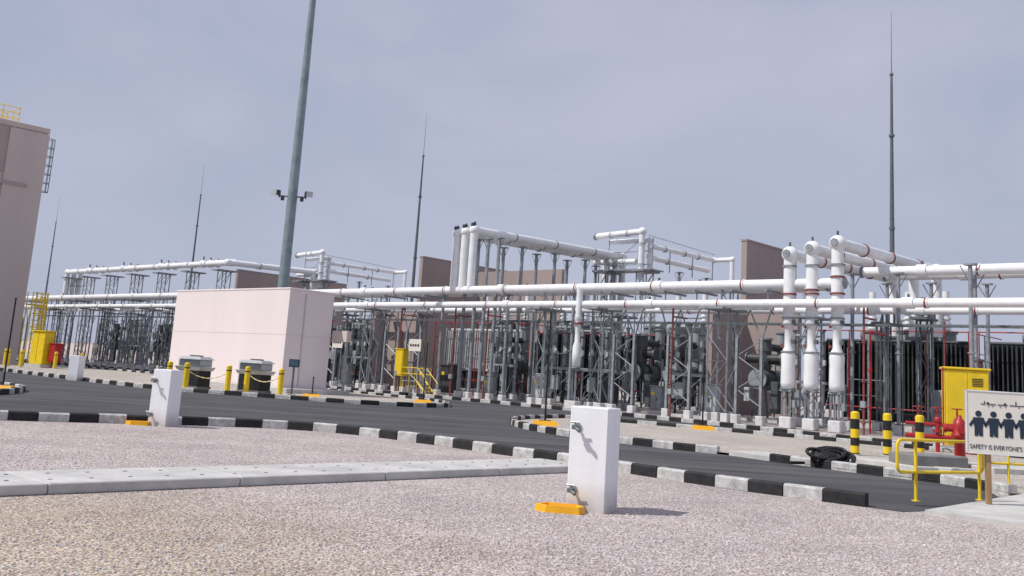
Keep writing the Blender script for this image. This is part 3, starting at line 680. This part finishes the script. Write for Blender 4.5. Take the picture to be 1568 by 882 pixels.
def railing(x0,y0,x1,y1,ext=0.35,h=.95,z0=.07):
    r=M('yellow_pipe_railing',(x0,y0),math.atan2(y1-y0,x1-x0)); L=math.hypot(x1-x0,y1-y0); rr=.026
    def arc(xc,sg):
        c=.1; z1=z0+h; zb=z0+.45; pts=[]
        for k in range(5): a=math.pi/2-math.pi/2*k/4; pts.append((xc+sg*c*math.cos(a),0,z1-c+c*math.sin(a)))
        for k in range(5): a=-math.pi/2*k/4; pts.append((xc+sg*c*math.cos(a),0,zb+c+c*math.sin(a)))
        for p,q in zip(pts,pts[1:]): r.cyl(p,q,rr,YEL,n=8); r.ball(q,rr,YEL,n=8,h=5)
    r.cyl((-ext,0,z0+h),(L,0,z0+h),rr,YEL); r.cyl((-ext,0,z0+.45),(L,0,z0+.45),rr,YEL)
    arc(-ext,-1); arc(L,1)
    n=max(1,int(L/1.4))
    for k in range(n+1): x=L*k/n; r.cyl((x,0,z0),(x,0,z0+h),rr,YEL); r.cyl((x,0,z0),(x,0,z0+.012),.07,YEL)
    r.done()
railing(6.72,16.1,8.15,16.95); railing(10.3,20.2,14,21.0)
s=M('safety_sign',(8.0,16.3),-.12); W_=1.75
s.bx(-.36,-.36+W_,-.02,.015,.88,1.86,SIGN,bev=.004)
for x in (-.36,-.36+W_-.02): s.bx(x,x+.02,-.03,.02,.86,1.88,WP)
for z in (.86,1.86): s.bx(-.36,-.36+W_,-.03,.02,z,z+.02,WP)
for x in (.0,1.1): s.bx(x-.04,x+.04,.016,.09,0.0,1.8,WOOD)
for k in range(6):
    x=-.16+k*.235; z=1.20; yy=-.026
    s.cyl((x,yy,z+.30),(x,yy+.006,z+.30),.05,INK,n=14)
    s.add([(x-.085,yy,z+.24),(x+.085,yy,z+.24),(x+.065,yy,z+.06),(x+.065,yy,z-.06),(x+.01,yy,z-.06),(x,yy,z+.0),(x-.01,yy,z-.06),(x-.065,yy,z-.06),(x-.065,yy,z+.06)],[tuple(range(8,-1,-1))],INK)
    s.add([(x-.07,yy-.001,z+.24),(x-.06,yy-.001,z+.16),(x-.13,yy-.001,z+.08),(x-.15,yy-.001,z+.12)],[(0,1,2,3)],INK); s.add([(x+.07,yy-.001,z+.24),(x+.06,yy-.001,z+.16),(x+.115,yy-.001,z+.08),(x+.135,yy-.001,z+.12)],[(3,2,1,0)],INK)
rx=random.Random(3); x=-.12
while x<1.25:
    wd=rx.uniform(.05,.12); yy=-.024; zb=1.66
    s.box((x+wd/2,yy,zb),(wd,.006,.014),INK)
    if rx.random()<.6: hh=rx.uniform(.03,.085); s.box((x+wd*.9,yy,zb+hh/2),(.013,.006,hh),INK)
    if rx.random()<.6: s.cyl((x+wd*.4,yy-.003,zb-.03),(x+wd*.4,yy+.003,zb-.03),.009,INK,n=8)
    if rx.random()<.4: s.cyl((x+wd*.3,yy,zb+.014),(x+wd*.3,yy+.004,zb+.014),.022,INK,n=10)
    x+=wd+(.03 if rx.random()<.3 else .004)
so=s.done()
tx=D.curves.new('sign_lettering','FONT'); tx.body="SAFETY IS EVERYONE'S RESPONSIBILITY"; tx.size=.1; tx.extrude=.002; tx.materials.append(INK)
to=D.objects.new('sign_lettering',tx); SC.collection.objects.link(to); to.parent=so; to.rotation_euler=(math.pi/2,0,0); to.location=(-.3,-.024,.94); to.scale=(.8,1,1)
h=M('black_hose_heap',(7.6,23.2))
rr=random.Random(5)
for k in range(9):
    c0=(rr.uniform(-.3,.3),rr.uniform(-.12,.12),.12+rr.uniform(0,.16)); R=rr.uniform(.14,.26); tl=rr.uniform(-.6,.6); pts=[]
    for t in range(13):
        a=2*math.pi*t/12; pts.append((c0[0]+R*1.5*math.cos(a),c0[1]+R*.7*math.sin(a),max(.04,c0[2]+R*.6*math.sin(a+tl))))
    for p,q in zip(pts,pts[1:]): h.cyl(p,q,.04,BLK,n=8,cap=False)
h.ball((0,0,.15),.2,BLK,sc=(1.8,.9,.9)); h.ball((.35,.05,.1),.13,BLK,sc=(1.6,1,.8)); h.cyl((-.5,0,.03),(-.9,-.25,.03),.035,BLK); h.done(z=.06)

st=M('loose_stones'); rr=random.Random(11)
for k in range(6500):
    d=7.0+rr.random()**1.4*9; x=rr.uniform(-.58,.58)*d; y=d
    if abs((x+14.9)*.729-(y-.6)*.684)<1.6 and x<2: continue
    if y>14 and x>2: continue
    r0=rr.uniform(.008,.021); m=rr.choice([CONCL,PINK,CONC,BEIGE,PINKD])
    n=5; P=[];a0=rr.random()*6
    for (rad,zz) in ((1,0),(.75,.8)):
        for i in range(n): t=a0+2*math.pi*i/n; q=rad*rr.uniform(.75,1.15)*r0; P.append((x+q*math.cos(t),y+q*math.sin(t),zz*r0))
    st.add(P,[(i,(i+1)%n,n+(i+1)%n,n+i) for i in range(n)]+[tuple(range(n,2*n))],m)
st.done()

# ------------------------------------------------------------ world + sun
w=D.worlds.new('World'); SC.world=w; w.use_nodes=True; nt=w.node_tree; n=nt.nodes; l=nt.links; n.clear()
sunaz=math.atan2(-.95,-.30); el=math.radians(51)
sky=n.new('ShaderNodeTexSky'); sky.sky_type='NISHITA'; sky.sun_disc=False; sky.sun_elevation=el; sky.sun_rotation=sunaz; sky.dust_density=3; sky.air_density=1
tc=n.new('ShaderNodeTexCoord'); mp=n.new('ShaderNodeMapping'); mp.inputs['Scale'].default_value=(1.0,1.0,2.0); mp.inputs['Rotation'].default_value=(.15,.25,.4); l.new(tc.outputs['Generated'],mp.inputs[0])
nz=n.new('ShaderNodeTexNoise'); nz.inputs['Scale'].default_value=2.6; nz.inputs['Detail'].default_value=6; nz.inputs['Roughness'].default_value=.5; nz.inputs['Distortion'].default_value=.3; l.new(mp.outputs[0],nz.inputs['Vector'])
rp=n.new('ShaderNodeValToRGB'); rp.color_ramp.elements[0].position=.34; rp.color_ramp.elements[0].color=(4.2,4.75,6.4,1); rp.color_ramp.elements[1].position=.68; rp.color_ramp.elements[1].color=(6.1,6.2,7.7,1); l.new(nz.outputs[0],rp.inputs[0])
sx=n.new('ShaderNodeSeparateXYZ'); l.new(tc.outputs['Generated'],sx.inputs[0])
mr=n.new('ShaderNodeMapRange'); mr.inputs[1].default_value=0.0; mr.inputs[2].default_value=.4; mr.inputs[3].default_value=.7; mr.inputs[4].default_value=0; l.new(sx.outputs[2],mr.inputs[0])
hz=n.new('ShaderNodeMixRGB'); l.new(mr.outputs[0],hz.inputs[0]); l.new(rp.outputs[0],hz.inputs[1]); hz.inputs[2].default_value=(5.7,6.1,7.6,1)
mx=n.new('ShaderNodeMixRGB'); mx.inputs[0].default_value=.9; l.new(sky.outputs[0],mx.inputs[1]); l.new(hz.outputs[0],mx.inputs[2])
bg=n.new('ShaderNodeBackground'); bg.inputs[1].default_value=.09; l.new(mx.outputs[0],bg.inputs[0]); oo=n.new('ShaderNodeOutputWorld'); l.new(bg.outputs[0],oo.inputs[0])
sl=D.lights.new('sun','SUN'); sl.energy=3.7; sl.angle=math.radians(.6); sl.color=(1,.96,.90)
so=D.objects.new('sun',sl); SC.collection.objects.link(so)
sd=Vector((-.95,-.30,0)).normalized()*math.cos(el)+Vector((0,0,math.sin(el)))
so.rotation_euler=sd.to_track_quat('Z','Y').to_euler()
cd=D.cameras.new('camera'); cd.sensor_width=36; cd.lens=1500/1568*36; cd.shift_y=-(441-314)/1568; cd.clip_end=5000; cd.clip_start=.1
co=D.objects.new('camera',cd); SC.collection.objects.link(co)
mt=Matrix.Rotation(math.radians(90+9.95),4,'X')@Matrix.Rotation(math.radians(3.7),4,'Z'); mt.translation=(0,0,1.6); co.matrix_world=mt
SC.camera=co
SC.view_settings.view_transform='Standard'; SC.view_settings.look='None'; SC.view_settings.exposure=0
